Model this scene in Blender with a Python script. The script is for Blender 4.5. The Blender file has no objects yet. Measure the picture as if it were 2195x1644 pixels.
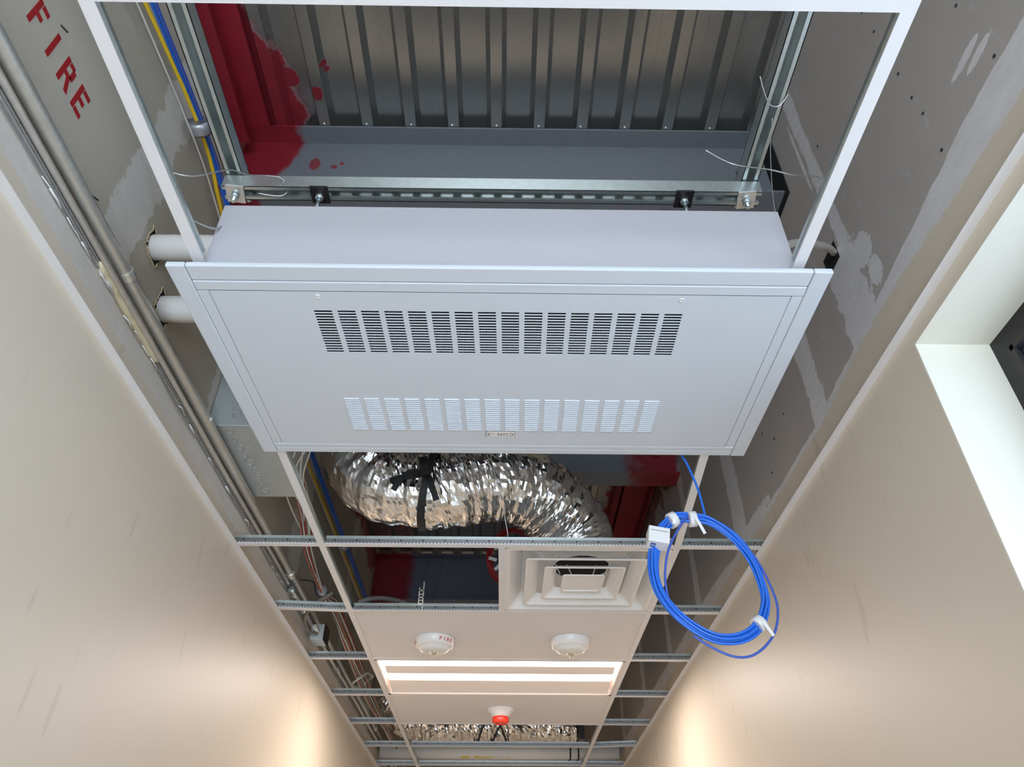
import bpy, bmesh, math, random
from mathutils import Vector, Matrix, noise
random.seed(7)
S = bpy.context.scene
COL = S.collection
EYE = 1.631            # eye height; everything below is modelled with z measured from the eye and lifted at the end
PI = math.pi

# ------------------------------------------------------------------ camera, world, lights, exposure
yaw, pitch, roll, foc = 0.01048944, 0.66184687, 0.00311918, 1579.533
f = Vector((math.sin(yaw)*math.cos(pitch), math.cos(yaw)*math.cos(pitch), math.sin(pitch)))
r0 = Vector((math.cos(yaw), -math.sin(yaw), 0)); u0 = r0.cross(f)
rr = r0*math.cos(roll)+u0*math.sin(roll); uu = -r0*math.sin(roll)+u0*math.cos(roll)
cd = bpy.data.cameras.new('camera'); cam = bpy.data.objects.new('camera', cd); COL.objects.link(cam)
cd.sensor_width = 36; cd.lens = 36*foc/2195; cd.clip_start = .02
cam.matrix_world = Matrix(((rr.x, uu.x, -f.x, 0), (rr.y, uu.y, -f.y, 0), (rr.z, uu.z, -f.z, 0), (0, 0, 0, 1)))
S.camera = cam
S.view_settings.view_transform = 'Standard'; S.view_settings.look = 'None'
S.view_settings.gamma = 1; S.view_settings.use_curve_mapping = False
S.view_settings.exposure = 0.86
w = bpy.data.worlds.new('sky'); S.world = w; w.use_nodes = True
bg = w.node_tree.nodes['Background']; bg.inputs[0].default_value = (.62, .76, 1, 1); bg.inputs[1].default_value = 1.3

def area(name, loc, rot, sx, sy, power, col):
    l = bpy.data.lights.new(name, 'AREA'); l.shape = 'RECTANGLE'; l.size = sx; l.size_y = sy
    l.energy = power; l.color = col
    o = bpy.data.objects.new(name, l); COL.objects.link(o); o.location = loc; o.rotation_euler = rot
    return o
# added cool fill at the unseen near end; daylight through the right wall window
area('added_near_fill', (0, -3.4, -.55), (PI/2, 0, -.32), 1.7, 2.1, 98, (.74, .86, 1))
area('daylight_window', (1.35, .2, .15), (0, PI/2, 0), 1.7, 1.9, 16, (.78, .89, 1))

# ------------------------------------------------------------------ node helpers
def srgb(r, g, b):
    c = lambda v: ((v/255)/12.92 if v/255 <= .04045 else ((v/255+.055)/1.055)**2.4)
    return (c(r), c(g), c(b), 1)
class NT:
    def __init__(s, name):
        s.m = bpy.data.materials.new(name); s.m.use_nodes = True; s.t = s.m.node_tree; s.n = s.t.nodes
        s.b = s.n['Principled BSDF']; s.co = s.n.new('ShaderNodeTexCoord').outputs['Object']
        x = s.n.new('ShaderNodeSeparateXYZ'); s.t.links.new(s.co, x.inputs[0]); s.x, s.y, s.z = x.outputs
    def lk(s, v, i):
        if isinstance(v, (int, float)): i.default_value = v
        elif isinstance(v, tuple): i.default_value = v if len(v) == 4 or i.type == 'VECTOR' else v+(1,)
        else: s.t.links.new(v, i)
    def op(s, o, a, b=0, c=0, clamp=False):
        n = s.n.new('ShaderNodeMath'); n.operation = o; n.use_clamp = clamp
        s.lk(a, n.inputs[0]); s.lk(b, n.inputs[1]); s.lk(c, n.inputs[2]); return n.outputs[0]
    def add(s, a, b): return s.op('ADD', a, b)
    def sub(s, a, b): return s.op('SUBTRACT', a, b)
    def mul(s, a, b): return s.op('MULTIPLY', a, b)
    def noise(s, sc, det=4, rough=.55, vec=None, stretch=None):
        v = vec or s.co
        if stretch:
            mp = s.n.new('ShaderNodeMapping'); mp.inputs['Scale'].default_value = stretch; s.t.links.new(v, mp.inputs[0]); v = mp.outputs[0]
        n = s.n.new('ShaderNodeTexNoise'); n.inputs['Scale'].default_value = sc; n.inputs['Detail'].default_value = det
        n.inputs['Roughness'].default_value = rough; s.t.links.new(v, n.inputs['Vector']); return n.outputs[0]
    def c(s, n): return s.sub(n, .5)
    def ss(s, v, lo, hi):                       # smooth step
        n = s.n.new('ShaderNodeMapRange'); n.interpolation_type = 'SMOOTHSTEP'
        s.lk(v, n.inputs[0]); s.lk(lo, n.inputs[1]); s.lk(hi, n.inputs[2]); return n.outputs[0]
    def mix(s, fac, a, b):
        n = s.n.new('ShaderNodeMix'); n.data_type = 'RGBA'; s.lk(fac, n.inputs[0]); s.lk(a, n.inputs[6]); s.lk(b, n.inputs[7]); return n.outputs[2]
    def bump(s, h, st, dist=.01):
        n = s.n.new('ShaderNodeBump'); n.inputs['Strength'].default_value = st; n.inputs['Distance'].default_value = dist
        s.lk(h, n.inputs['Height']); s.t.links.new(n.outputs[0], s.b.inputs['Normal'])
    def fin(s, col=None, rough=.5, metal=0, spec=.5):
        if col is not None: s.lk(col, s.b.inputs['Base Color'])
        s.lk(rough, s.b.inputs['Roughness']); s.lk(metal, s.b.inputs['Metallic']); s.b.inputs['Specular IOR Level'].default_value = spec
        return s.m
MATS = {}
def plain(name, col, rough=.5, metal=0, spec=.5, var=.06, nsc=14, bump=0):
    k = NT(name); n = k.noise(nsc)
    c2 = tuple(max(0, v*(1-var)) for v in col[:3])+(1,); c1 = tuple(min(1, v*(1+var)) for v in col[:3])+(1,)
    if bump: k.bump(k.noise(nsc*12), bump, .002)
    return k.fin(k.mix(n, c1, c2), rough, metal, spec)
def galv(name, col, rough=.35, metal=.85, dots=0, axis='x'):
    k = NT(name); n = k.noise(60, 3); n2 = k.noise(9, 3)
    c = k.mix(n, tuple(v*.8 for v in col[:3])+(1,), tuple(min(1, v*1.15) for v in col[:3])+(1,))
    c = k.mix(k.mul(n2, .3), c, (.34, .36, .36, 1))
    if dots:
        a = k.x if axis == 'x' else k.y
        fr = k.op('FRACT', k.mul(a, 1/dots)); d = k.op('ABSOLUTE', k.sub(fr, .5))
        zz = k.op('ABSOLUTE', k.sub(k.z, .010))
        msk = k.mul(k.op('LESS_THAN', d, .24), k.op('LESS_THAN', zz, .0016))
        c = k.mix(msk, c, (.85, .85, .83, 1))
        fr = k.op('FRACT', k.mul(a, 1/(dots*6.3))); d = k.op('ABSOLUTE', k.sub(fr, .5))
        zz = k.op('ABSOLUTE', k.sub(k.z, .019))
        c = k.mix(k.mul(k.op('LESS_THAN', d, .03), k.op('LESS_THAN', zz, .0025)), c, (.01, .01, .01, 1))
    return k.fin(c, k.add(k.mul(n, .2), rough-.1), metal)

def wall_material(side):
    k = NT('painted_drywall_'+side); Y, Z = k.y, k.z
    e = k.c(k.noise(26, 5, .65)); e2 = k.c(k.noise(5, 3)); st = k.noise(10, 4, .6, stretch=(1, 1, 3.5))
    def near(yc, hw, lo=-9, hi=9, ragged=.05, slope=0):
        yy = k.sub(k.sub(Y, yc), k.mul(slope, k.sub(Z, 1.3)))
        d = k.add(k.op('ABSOLUTE', yy), k.add(k.mul(e, ragged), k.mul(e2, ragged*1.2)))
        m = k.ss(d, hw+.006, hw-.006)
        return k.mul(m, k.mul(k.op('GREATER_THAN', Z, lo), k.op('LESS_THAN', Z, hi)))
    def patch(yc, zc, ry, rz, rag=.5):
        a = k.op('POWER', k.mul(k.sub(Y, yc), 1/ry), 2); b = k.op('POWER', k.mul(k.sub(Z, zc), 1/rz), 2)
        return k.ss(k.add(k.add(a, b), k.add(k.mul(e, rag*3.2), k.mul(k.c(k.noise(90, 3)), rag*2))), 1.1, .9)
    mx = lambda a, b: k.op('MAXIMUM', a, b)
    if side == 'left':
        board = k.mix(k.noise(3), srgb(186, 177, 161), srgb(174, 167, 153))
        comp = k.mix(st, srgb(226, 223, 216), srgb(200, 194, 187)); paint = srgb(213, 201, 182)
        m = near(1.19, .075, ragged=.09); m = mx(m, near(1.98, .11, 1.22, 9, .09)); m = mx(m, near(3.06, .10, ragged=.1)); m = mx(m, near(4.25, .07)); m = mx(m, near(5.4, .08))
        hf = k.c(k.noise(110, 4, .7)); zb = k.add(1.225, k.add(k.mul(e2, .03), k.mul(hf, .01))); zp = k.add(1.172, k.add(k.mul(e2, .022), k.add(k.mul(e, .014), k.mul(hf, .016))))
    else:
        board = k.mix(k.noise(4), srgb(182, 174, 167), srgb(170, 164, 160))
        comp = k.mix(st, srgb(236, 235, 239), srgb(206, 203, 202)); paint = srgb(218, 207, 190)
        m = near(1.315, .028, 1.5, 9, .03); m = mx(m, near(1.36, .075, 1.2, 1.53, .10)); m = mx(m, near(1.70, .05, ragged=.05)); m = mx(m, near(2.55, .07, ragged=.05))
        m = mx(m, near(3.30, .045, ragged=.03)); m = mx(m, near(4.02, .05, ragged=.03)); m = mx(m, near(4.9, .06)); m = mx(m, near(5.9, .07))
        for a in ((.745, 1.405, .05, .012, .45), (.715, 1.372, .045, .011, .5), (1.26, 1.42, .05, .05, .6), (1.24, 1.33, .03, .04, .6), (2.42, 1.24, .2, .03, .6), (1.36, 1.95, .008, .16, .5)):
            m = mx(m, patch(*a))
        # compound strip is tall at the near end and thins out further along
        zb = k.add(k.add(1.305, k.mul(k.ss(Y, .7, 1.9), -.085)), k.add(k.mul(e2, .03), k.mul(e, .012)))
        hf = k.c(k.noise(110, 4, .7)); zb = k.add(k.add(zb, k.mul(k.ss(Y, 2.3, 3.2), .05)), k.mul(hf, .008))
        zp = k.add(k.add(1.203, k.mul(k.mul(k.ss(Y, .7, 1.25), k.ss(Y, 1.75, 1.35)), .03)), k.add(k.add(k.mul(e, .016), k.mul(hf, .022)), k.mul(e2, .012)))
    # trowel drag marks and dust on the bare board
    tr = k.ss(k.noise(7, 5, .75, stretch=(1, 4.5, 1.3)), .60, .70); board = k.mix(k.mul(tr, .28), board, comp)
    comp = k.mix(k.mul(k.noise(55, 4, .7), .35), comp, board)
    m = mx(m, k.op('LESS_THAN', Z, zb))
    col = k.mix(m, board, comp)
    mp = k.op('LESS_THAN', Z, zp)
    pt = k.mix(k.mul(k.noise(2.2, 3), .35), paint, srgb(205, 195, 180))
    # faint scuffs on the paint
    sc = k.ss(k.noise(3.2, 2, .4, stretch=(1, 6, 1.2)), .66, .72)
    pt = k.mix(k.mul(sc, .18), pt, srgb(150, 140, 125))
    col = k.mix(mp, col, pt)
    # red overspray high up
    if side == 'left':
        rd = k.mul(k.ss(k.add(Z, k.mul(k.c(k.noise(9, 4)), .5)), 2.16, 2.22), 1)
        col = k.mix(k.mul(rd, .8), col, srgb(150, 30, 40))
        col = k.mix(k.mul(patch(.98, 1.30, .06, .04, .2), .16), col, srgb(190, 60, 60))
    else:
        rd = k.mul(k.ss(k.add(Z, k.mul(k.c(k.noise(9, 4)), .5)), 2.05, 2.1), k.ss(Y, 3.1, 3.3))
        col = k.mix(k.mul(rd, .8), col, srgb(110, 25, 30))
    k.bump(k.add(k.mul(m, .6), k.add(k.mul(k.noise(130, 2), .12), k.mul(st, .25))), .25, .003)
    rough = k.mix(mp, (.8, .8, .8, 1), (.46, .46, .46, 1))
    return k.fin(col, rough, 0, .5)

def red_steel(name, gray, metal, rough, kind):
    k = NT(name); e = k.c(k.noise(7, 5, .6)); e3 = k.c(k.noise(22, 4)); base = k.mix(k.noise(40, 3), gray, tuple(v*.82 for v in gray[:3])+(1,))
    if kind == 'deck':
        lim = k.add(k.add(-.86, k.mul(k.ss(k.y, .9, 1.5), .17)), k.mul(e, .16))
        m = k.mul(k.ss(k.sub(lim, k.x), -.02, .06), k.op('LESS_THAN', k.y, 1.56))
        for (a, b, r) in ((-.735, 1.335, .026), (-.648, 1.37, .017), (-.612, 1.275, .008), (-.606, 1.30, .007)):
            d = k.op('SQRT', k.add(k.op('POWER', k.sub(k.x, a), 2), k.op('POWER', k.mul(k.sub(k.y, b), .8), 2)))
            m = k.op('MAXIMUM', m, k.mul(k.ss(k.add(d, k.mul(e3, .02)), r+.006, r-.004), .95))
        m2 = k.mul(k.ss(k.add(k.sub(k.x, .66), k.mul(e, .2)), -.02, .03), k.op('GREATER_THAN', k.y, 3.3))
        m = k.op('MAXIMUM', m, m2)
    elif kind == 'near':
        lim = k.add(k.add(-.80, k.mul(k.ss(k.z, 2.02, 2.28), .08)), k.mul(e, .10))
        m = k.ss(k.sub(lim, k.x), -.008, .016)
        for (a, c, rx, rz) in ((-.67, 2.165, .02, .03), (-.60, 2.15, .012, .012), (-.575, 2.168, .008, .01), (-.70, 2.07, .022, .012)):
            d = k.add(k.op('POWER', k.mul(k.sub(k.x, a), 1/rx), 2), k.op('POWER', k.mul(k.sub(k.z, c), 1/rz), 2))
            m = k.op('MAXIMUM', m, k.mul(k.ss(k.add(d, k.mul(e3, 2.2)), 1.15, .85), .85))
    elif kind == 'mid':
        m = k.ss(k.add(k.sub(k.x, .62), k.mul(e, .35)), -.04, .12)
    else:
        m = k.ss(k.add(k.sub(-.66, k.x), k.mul(e, .12)), -.03, .05)
    red = k.mix(k.noise(18), srgb(138, 28, 42), srgb(104, 18, 32))
    m = k.ss(m, 0, .55) if kind == 'deck' else m
    col = k.mix(m, base, red)
    k.bump(k.noise(90, 2), .08, .002)
    mm = k.mul(k.op('SUBTRACT', 1, k.ss(m, .25, .9)), metal)
    return k.fin(col, k.add(k.mul(m, .35), rough) if metal else .5, mm)

def foil_material():
    k = NT('crumpled_foil'); n1 = k.noise(30, 3, .6, stretch=(2.4, .8, .8)); n2 = k.noise(5, 2)
    k.bump(n1, .35, .004)
    return k.fin(k.mix(n2, (.90, .89, .88, 1), (.74, .73, .72, 1)), .13, 1)

def emis(name, col, st):
    k = NT(name); k.b.inputs['Emission Color'].default_value = col; k.b.inputs['Emission Strength'].default_value = st
    return k.fin(col, .5)

M = dict(
    white_tee=plain('white_tee_paint', srgb(218, 216, 216), .4, var=.02),
    white_cab=plain('white_powder_coat', srgb(200, 206, 213), .42, var=.015, nsc=3),
    housing=plain('white_housing_paint', srgb(178, 177, 183), .5, var=.02, nsc=3),
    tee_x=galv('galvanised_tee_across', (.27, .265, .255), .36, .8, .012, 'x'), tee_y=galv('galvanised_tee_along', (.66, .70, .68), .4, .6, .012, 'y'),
    strut=galv('galvanised_strut', (.62, .68, .67), .34, .85), conduit=galv('galvanised_conduit', (.60, .59, .53), .36, .6),
    conduit2=galv('thin_conduit_steel', (.62, .58, .52), .4, .55), box=galv('galvanised_box', (.60, .65, .65), .45, .6),
    shiny=galv('zinc_plate', (.82, .80, .74), .3, .7), zinc=galv('zinc_bolt', (.70, .82, .86), .25, .9),
    darksteel=plain('dark_steel', srgb(58, 54, 54), .4, .6), track=galv('grey_track', (.42, .43, .45), .4, .6),
    tile=plain('ceiling_tile', srgb(214, 210, 208), .8, var=.02, nsc=60, bump=.2),
    plastic=plain('white_plastic', srgb(222, 220, 218), .35, var=.01), red=plain('red_lens', (.82, .045, .02, 1), .25, var=.03),
    blue=plain('blue_cable', srgb(38, 108, 214), .35, var=.06), blue2=plain('dull_blue_cable', srgb(60, 90, 178), .4, var=.06),
    yellow=plain('yellow_cable', srgb(226, 186, 40), .45), wirewhite=plain('white_cable', srgb(205, 200, 188), .45),
    redwire=plain('red_cable', srgb(150, 28, 36), .45), orange=plain('rust_cable', srgb(168, 92, 66), .5), greywire=plain('grey_cable', srgb(120, 116, 108), .5),
    black=plain('black_strap', srgb(22, 22, 24), .6), blackmetal=plain('black_frame', srgb(12, 12, 14), .4, 0),
    wrap=plain('white_pipe_wrap', srgb(212, 209, 204), .6, var=.04, nsc=9, bump=.5), putty=plain('beige_putty', srgb(214, 202, 168), .7, var=.05, nsc=40, bump=.6),
    stencil=plain('red_stencil_paint', srgb(158, 22, 28), .6), ink=plain('dark_ink', srgb(45, 47, 54), .6), blueink=plain('blue_ink', srgb(70, 92, 160), .5),
    redink=plain('red_print', srgb(196, 48, 50), .5), yellowtape=plain('yellow_marker', srgb(206, 180, 50), .5),
    floor=plain('floor_vinyl', srgb(206, 204, 198), .4, var=.05, nsc=3), coil=plain('heating_coil', srgb(70, 62, 66), .4, .6), void=plain('opening_shade', (.004, .004, .005, 1), .9),  # void puts the shade inside openings into its near-black colour
    lens=emis('lit_lens', (1, .89, .80, 1), 3.4), reflector=plain('troffer_enamel', srgb(236, 226, 220), .35, var=.01),
    cream=plain('cream_reveal_paint', srgb(220, 217, 204), .5, var=.02, nsc=3), wirem=galv('hanger_wire_zinc', (.62, .62, .60), .35, .8),
    nub=plain('sensor_plastic', srgb(200, 186, 160), .2, spec=.7), hole=plain('torn_board_edge', srgb(196, 178, 145), .9, var=.2, nsc=60, bump=.8),
    darkener=plain('dark_added_panel', srgb(26, 27, 32), .6),
)
M['wall_left'] = wall_material('left'); M['wall_right'] = wall_material('right')
M['foil'] = foil_material()
M['deck'] = red_steel('galvanised_deck', (.46, .46, .44, 1), .9, .27, 'deck')
M['beam_near'] = red_steel('grey_primer_beam', srgb(108, 112, 117), 0, .5, 'near')
M['beam_mid'] = red_steel('grey_primer_beam_second', srgb(120, 126, 134), 0, .5, 'mid')
M['beam_far'] = red_steel('grey_primer_beam_third', srgb(100, 108, 124), 0, .5, 'far')
M['redsteel'] = plain('red_sprayed_steel', srgb(132, 26, 40), .5, var=.25, nsc=9)
gl = NT('window_glass'); gl.b.inputs['Transmission Weight'].default_value = 1; gl.b.inputs['IOR'].default_value = 1.45; M['glass'] = gl.fin((.9, .95, 1, 1), .03)

# ------------------------------------------------------------------ geometry helpers
class MB:
    def __init__(s): s.v = []; s.f = []; s.sm = []
    def poly(s, vs, fs, sm=False):
        b = len(s.v); s.v += [tuple(v) for v in vs]
        for q in fs: s.f.append(tuple(b+i for i in q)); s.sm.append(sm)
        return s
    def box(s, x0, x1, y0, y1, z0, z1):
        vs = [(x, y, z) for z in (z0, z1) for y in (y0, y1) for x in (x0, x1)]
        return s.poly(vs, [(0, 2, 3, 1), (4, 5, 7, 6), (0, 1, 5, 4), (2, 6, 7, 3), (0, 4, 6, 2), (1, 3, 7, 5)])
    def obox(s, c, ax, ay, az, hx, hy, hz):
        c = Vector(c); ax = Vector(ax).normalized(); ay = Vector(ay).normalized(); az = Vector(az).normalized()
        vs = [c+ax*hx*i+ay*hy*j+az*hz*k for k in (-1, 1) for j in (-1, 1) for i in (-1, 1)]
        return s.poly(vs, [(0, 2, 3, 1), (4, 5, 7, 6), (0, 1, 5, 4), (2, 6, 7, 3), (0, 4, 6, 2), (1, 3, 7, 5)])
    def rings(s, R, closed=False, caps=True, sm=True):
        n = len(R[0]); b = len(s.v)
        for r in R: s.v += [tuple(p) for p in r]
        m = len(R)
        for i in range(m if closed else m-1):
            for j in range(n):
                a = b+i*n; c = b+((i+1) % m)*n
                s.f.append((a+j, a+(j+1) % n, c+(j+1) % n, c+j)); s.sm.append(sm)
        if caps and not closed:
            s.f.append(tuple(b+j for j in reversed(range(n)))); s.sm.append(False)
            s.f.append(tuple(b+(m-1)*n+j for j in range(n))); s.sm.append(False)
        return s
    def tube(s, pts, r, n=10, closed=False, rad=None, caps=True):
        P = [Vector(p) for p in pts]; R = []; up = None; m = len(P)
        for i, p in enumerate(P):
            a = P[(i-1) % m] if (closed or i) else P[i]; b = P[(i+1) % m] if (closed or i < m-1) else P[i]
            t = (b-a).normalized()
            if up is None: up = Vector((0, 0, 1)) if abs(t.z) < .9 else Vector((0, 1, 0))
            up = (up-t*up.dot(t)).normalized(); sd = t.cross(up)
            rad_i = rad(i/(m-1)) if rad else r
            R.append([p+(up*math.cos(2*PI*j/n)+sd*math.sin(2*PI*j/n))*rad_i for j in range(n)])
        return s.rings(R, closed, caps)
    def lathe(s, c, prof, n=32, ax=(0, 0, 1), caps=True):
        c = Vector(c); ax = Vector(ax).normalized(); u = Vector((1, 0, 0)) if abs(ax.x) < .9 else Vector((0, 1, 0))
        u = (u-ax*u.dot(ax)).normalized(); v = ax.cross(u)
        return s.rings([[c+ax*h+(u*math.cos(2*PI*j/n)+v*math.sin(2*PI*j/n))*r for j in range(n)] for r, h in prof], False, caps)
    def prism(s, prof, a, b, axis='y', sm=False):   # 2-D profile swept along x or y; closed outline
        if axis == 'y': R = [[(p[0], t, p[1]) for p in prof] for t in (a, b)]
        else: R = [[(t, p[0], p[1]) for p in prof] for t in (a, b)]
        return s.rings(R, False, True, sm)
    def build(s, name, mat, parent=None, origin=None, bev=0):
        me = bpy.data.meshes.new(name); o = bpy.data.objects.new(name, me); COL.objects.link(o)
        if origin is None and parent is None:
            xs = [v[0] for v in s.v]; ys = [v[1] for v in s.v]; zs = [v[2] for v in s.v]
            origin = ((min(xs)+max(xs))/2, (min(ys)+max(ys))/2, min(zs))
        org = Vector(origin) if origin is not None else wloc(parent)
        me.from_pydata([tuple(Vector(v)-org) for v in s.v], [], s.f); me.polygons.foreach_set('use_smooth', s.sm)
        bm = bmesh.new(); bm.from_mesh(me); bmesh.ops.recalc_face_normals(bm, faces=bm.faces); bm.to_mesh(me); bm.free()
        me.materials.append(M[mat] if isinstance(mat, str) else mat)
        if parent: o.parent = parent; o.location = org-wloc(parent)
        else: o.location = org
        if bev:
            b = o.modifiers.new('bevel', 'BEVEL'); b.width = bev; b.segments = 2; b.limit_method = 'ANGLE'
        return o
def wloc(o):
    v = Vector((0, 0, 0))
    while o: v += o.location; o = o.parent
    return v
def tag(o, label=None, cat=None, group=None, kind=None):
    if label: o['label'] = label
    if cat: o['category'] = cat
    if group: o['group'] = group
    if kind: o['kind'] = kind
    return o
def thing(name, label, cat, loc, group=None):
    o = bpy.data.objects.new(name, None); COL.objects.link(o); o.location = loc; o.empty_display_size = .05
    return tag(o, label, cat, group)
def struct(mb, name, mat, label=None):
    o = mb.build(name, mat, origin=(0, 0, 0)); return tag(o, label, kind='structure')
def smooth(pts, k=8, closed=False):               # Catmull-Rom
    P = [Vector(p) for p in pts]; n = len(P); out = []
    rng = range(n) if closed else range(n-1)
    for i in rng:
        g = (lambda j: P[j % n]) if closed else (lambda j: P[max(0, min(n-1, j))])
        a, b, c, d = g(i-1), g(i), g(i+1), g(i+2)
        for q in range(k):
            t = q/k; out.append(.5*((2*b)+(c-a)*t+(2*a-5*b+4*c-d)*t*t+(3*b-a-3*c+d)*t**3))
    if not closed: out.append(P[-1])
    return out
def text_mesh(mb, txt, size, c, right, up, depth=.0004, align='CENTER', bold=0, space=1):
    cu = bpy.data.curves.new('t', 'FONT'); cu.body = txt; cu.size = size; cu.align_x = align; cu.align_y = 'CENTER'; cu.offset = bold; cu.resolution_u = 2; cu.space_character = space
    o = bpy.data.objects.new('t', cu); COL.objects.link(o); bpy.context.view_layer.update()
    me = bpy.data.meshes.new_from_object(o); c = Vector(c); R = Vector(right).normalized(); U = Vector(up).normalized(); N = R.cross(U)
    mb.poly([c+R*v.co.x+U*v.co.y+N*depth for v in me.vertices], [tuple(p.vertices) for p in me.polygons])
    bpy.data.objects.remove(o); bpy.data.curves.remove(cu); bpy.data.meshes.remove(me)

H = 1.1117; XL = -.932; XR = .901; Y0 = -3.3; YE = 9.5; FL = -EYE
ZD = 2.30
# ------------------------------------------------------------------ the corridor shell
struct(MB().box(XL-.12, XR+.5, Y0-.6, YE, FL-.1, FL), 'floor', 'floor')
wl = struct(MB().box(XL-.12, XL, Y0, YE, FL, ZD+.06), 'wall_left', 'wall_left', 'painted drywall, bare grey board with joint compound above the ceiling grid')
WZ0, WZ1, WY0, WY1 = -.75, 1.069, -.75, 1.217; RD = .19; g_ = .0035
wr = struct(MB().box(XR, XR+.24, WY1+g_, YE, FL, ZD+.06).box(XR, XR+.24, Y0, WY0-g_, FL, ZD+.06).box(XR, XR+.24, WY0-g_, WY1+g_, FL, WZ0-g_).box(XR, XR+.24, WY0-g_, WY1+g_, WZ1+g_, ZD+.06),
            'wall_right', 'wall_right', 'painted drywall with a deep window recess, grey board above')
struct(MB().box(XL-.12, XR+.12, YE, YE+.1, FL, ZD+.06), 'wall_far', 'wall_left')
struct(MB().box(XL-.12, XR+.12, Y0-.12, Y0, .75, ZD+.06), 'wall_near', 'wall_left')
# window recess lining and the black frame
rv = MB().box(XR+.0003, XR+RD, WY1, WY1+.003, WZ0-.003, WZ1+.003).box(XR+.0003, XR+RD, WY0-.003, WY0, WZ0-.003, WZ1+.003)
rv.box(XR+.0003, XR+RD, WY0, WY1, WZ1, WZ1+.003).box(XR+.0003, XR+RD, WY0, WY1, WZ0-.003, WZ0)
struct(rv, 'trim_3', 'cream', 'cream painted reveal of the window recess')
XF = XR+.165
wf = struct(MB().box(XF, XF+.06, WY1-.05, WY1, WZ0, WZ1).box(XF, XF+.06, WY0, WY0+.05, WZ0, WZ1).box(XF, XF+.06, WY0+.05, WY1-.05, WZ1-.055, WZ1).box(XF, XF+.06, WY0+.05, WY1-.05, WZ0, WZ0+.05).box(XF+.005, XF+.05, .2, .24, WZ0+.05, WZ1-.055),
            'window_1', 'blackmetal', 'black metal window frame in the right wall')
MB().box(XF+.018, XF+.022, WY0+.05, .2, WZ0+.05, WZ1-.055).build('pane', 'glass', wf)
MB().box(XF+.018, XF+.022, .24, WY1-.05, WZ0+.05, WZ1-.055).build('pane', 'glass', wf)
MB().box(XF-.006, XF+.001, WY1-.062, WY1-.045, WZ0+.05, WZ1-.05).box(XF-.006, XF+.001, WY0+.05, WY1-.05, WZ1-.062, WZ1-.048).build('glazing_bead', 'darksteel', wf)
# added dark panel outside the window, put there to darken the upper glass
cn = MB().box(XR+.75, XR+2.6, -1.6, 3.4, 1.25, 1.32)
for i in range(7): cn.box(XR+.8, XR+2.55, -1.4+i*.7, -1.36+i*.7, 1.17, 1.25)
tag(cn.build('glass_darkener', 'darkener'), 'added dark slatted panel outside, darkening the black framed window', 'glass_darkener')

# corrugated roof deck
PR = []; x = -.642-.15*3
while x < 1.2:
    PR += [(x-.0185, ZD), (x+.0185, ZD), (x+.034, ZD+.038), (x+.116, ZD+.038)]; x += .15
prof = [p for p in PR if XL-.05 < p[0] < XR+.06]
prof = prof+[(p[0], p[1]+.0012) for p in reversed(prof)]
dk = MB().prism(prof, Y0, YE, 'y')
for xx in (-.642+.15*i for i in range(10)):     # stiffening bead pressed into every pan
    dk.box(xx+.0735, xx+.0765, Y0, YE, ZD+.0365, ZD+.039)
struct(dk, 'ceiling', 'deck', 'ribbed galvanised steel deck over the corridor')
# dimple fasteners where the deck bears on the first beam
sc = MB()
for i in range(10):
    xx = -.642+.15*i+random.uniform(-.006, .006); sc.lathe((xx, 1.483, ZD), [(.0045, 0), (.0045, -.003), (.001, -.004)], 8)
sc.build('deck_weld', 'shiny', bpy.data.objects['ceiling'])

def ibeam(yc, zb, mat, label):
    w = .068; t = .009; zt = ZD-.002
    pr = [(yc-w, zb), (yc+w, zb), (yc+w, zb+t), (yc+.005, zb+t+.004), (yc+.005, zt-t-.004), (yc+w, zt-t), (yc+w, zt), (yc-w, zt), (yc-w, zt-t), (yc-.005, zt-t-.004), (yc-.005, zb+t+.004), (yc-w, zb+t)]
    o = MB().prism(pr, XL-.01, XR+.02, 'x').build('steel_beam', mat, origin=(0, 0, 0)); return tag(o, label, 'beam')
b1 = ibeam(1.558, 1.956, 'beam_near', 'grey steel beam with red painted left end, above the cabinet heater')
b2 = ibeam(3.325, 1.965, 'beam_mid', 'dark steel beam with red right end, seen past the foil duct')
ibeam(5.02, 1.955, 'beam_far', 'dark blue-grey steel beam with red left end, seen through the open tile bay')
ibeam(6.8, 1.96, 'beam_far', 'steel beam above the white pipes at the far end')
mk = MB()
for (x, z) in ((.421, 2.285), (.704, 2.287), (.42, 2.06)):
    for j in range(5): mk.obox((x+j*.009, 1.5525, z+.003*(j % 2)), (1, 0, .5-.3*j), (0, 1, 0), (0, 0, 1), .005, .0005, .0012)
mk.build('pencil_mark', 'ink', b1)
MB().lathe((.80, 3.318, 2.12), [(.022, 0), (.022, -.006), (.014, -.008), (.014, -.02), (.008, -.022)], 6, (0, 1, 0)).build('bolt_head', 'redsteel', b2)
# red ledger angles under the deck along the left wall
la = MB().box(XL, XL+.008, Y0, 1.49, 2.14, ZD-.002).box(XL, XL+.10, Y0, 1.49, ZD-.012, ZD-.003)
la.box(XL+.008, XL+.05, Y0, 1.49, 2.19, 2.2)
tag(la.build('ledger_angle', 'redsteel', origin=(0, 0, 0)), 'red sprayed steel ledger along the left wall under the deck', 'steel angle')
tag(MB().box(XR-.16, XR, 3.39, 4.95, ZD-.011, ZD-.003).box(XR-.02, XR-.012, 3.39, 4.95, 2.2, ZD-.003).build('ledger_angle', 'redsteel', origin=(0, 0, 0)), 'red sprayed steel ledger at the right wall beyond the second beam', 'steel angle')
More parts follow.
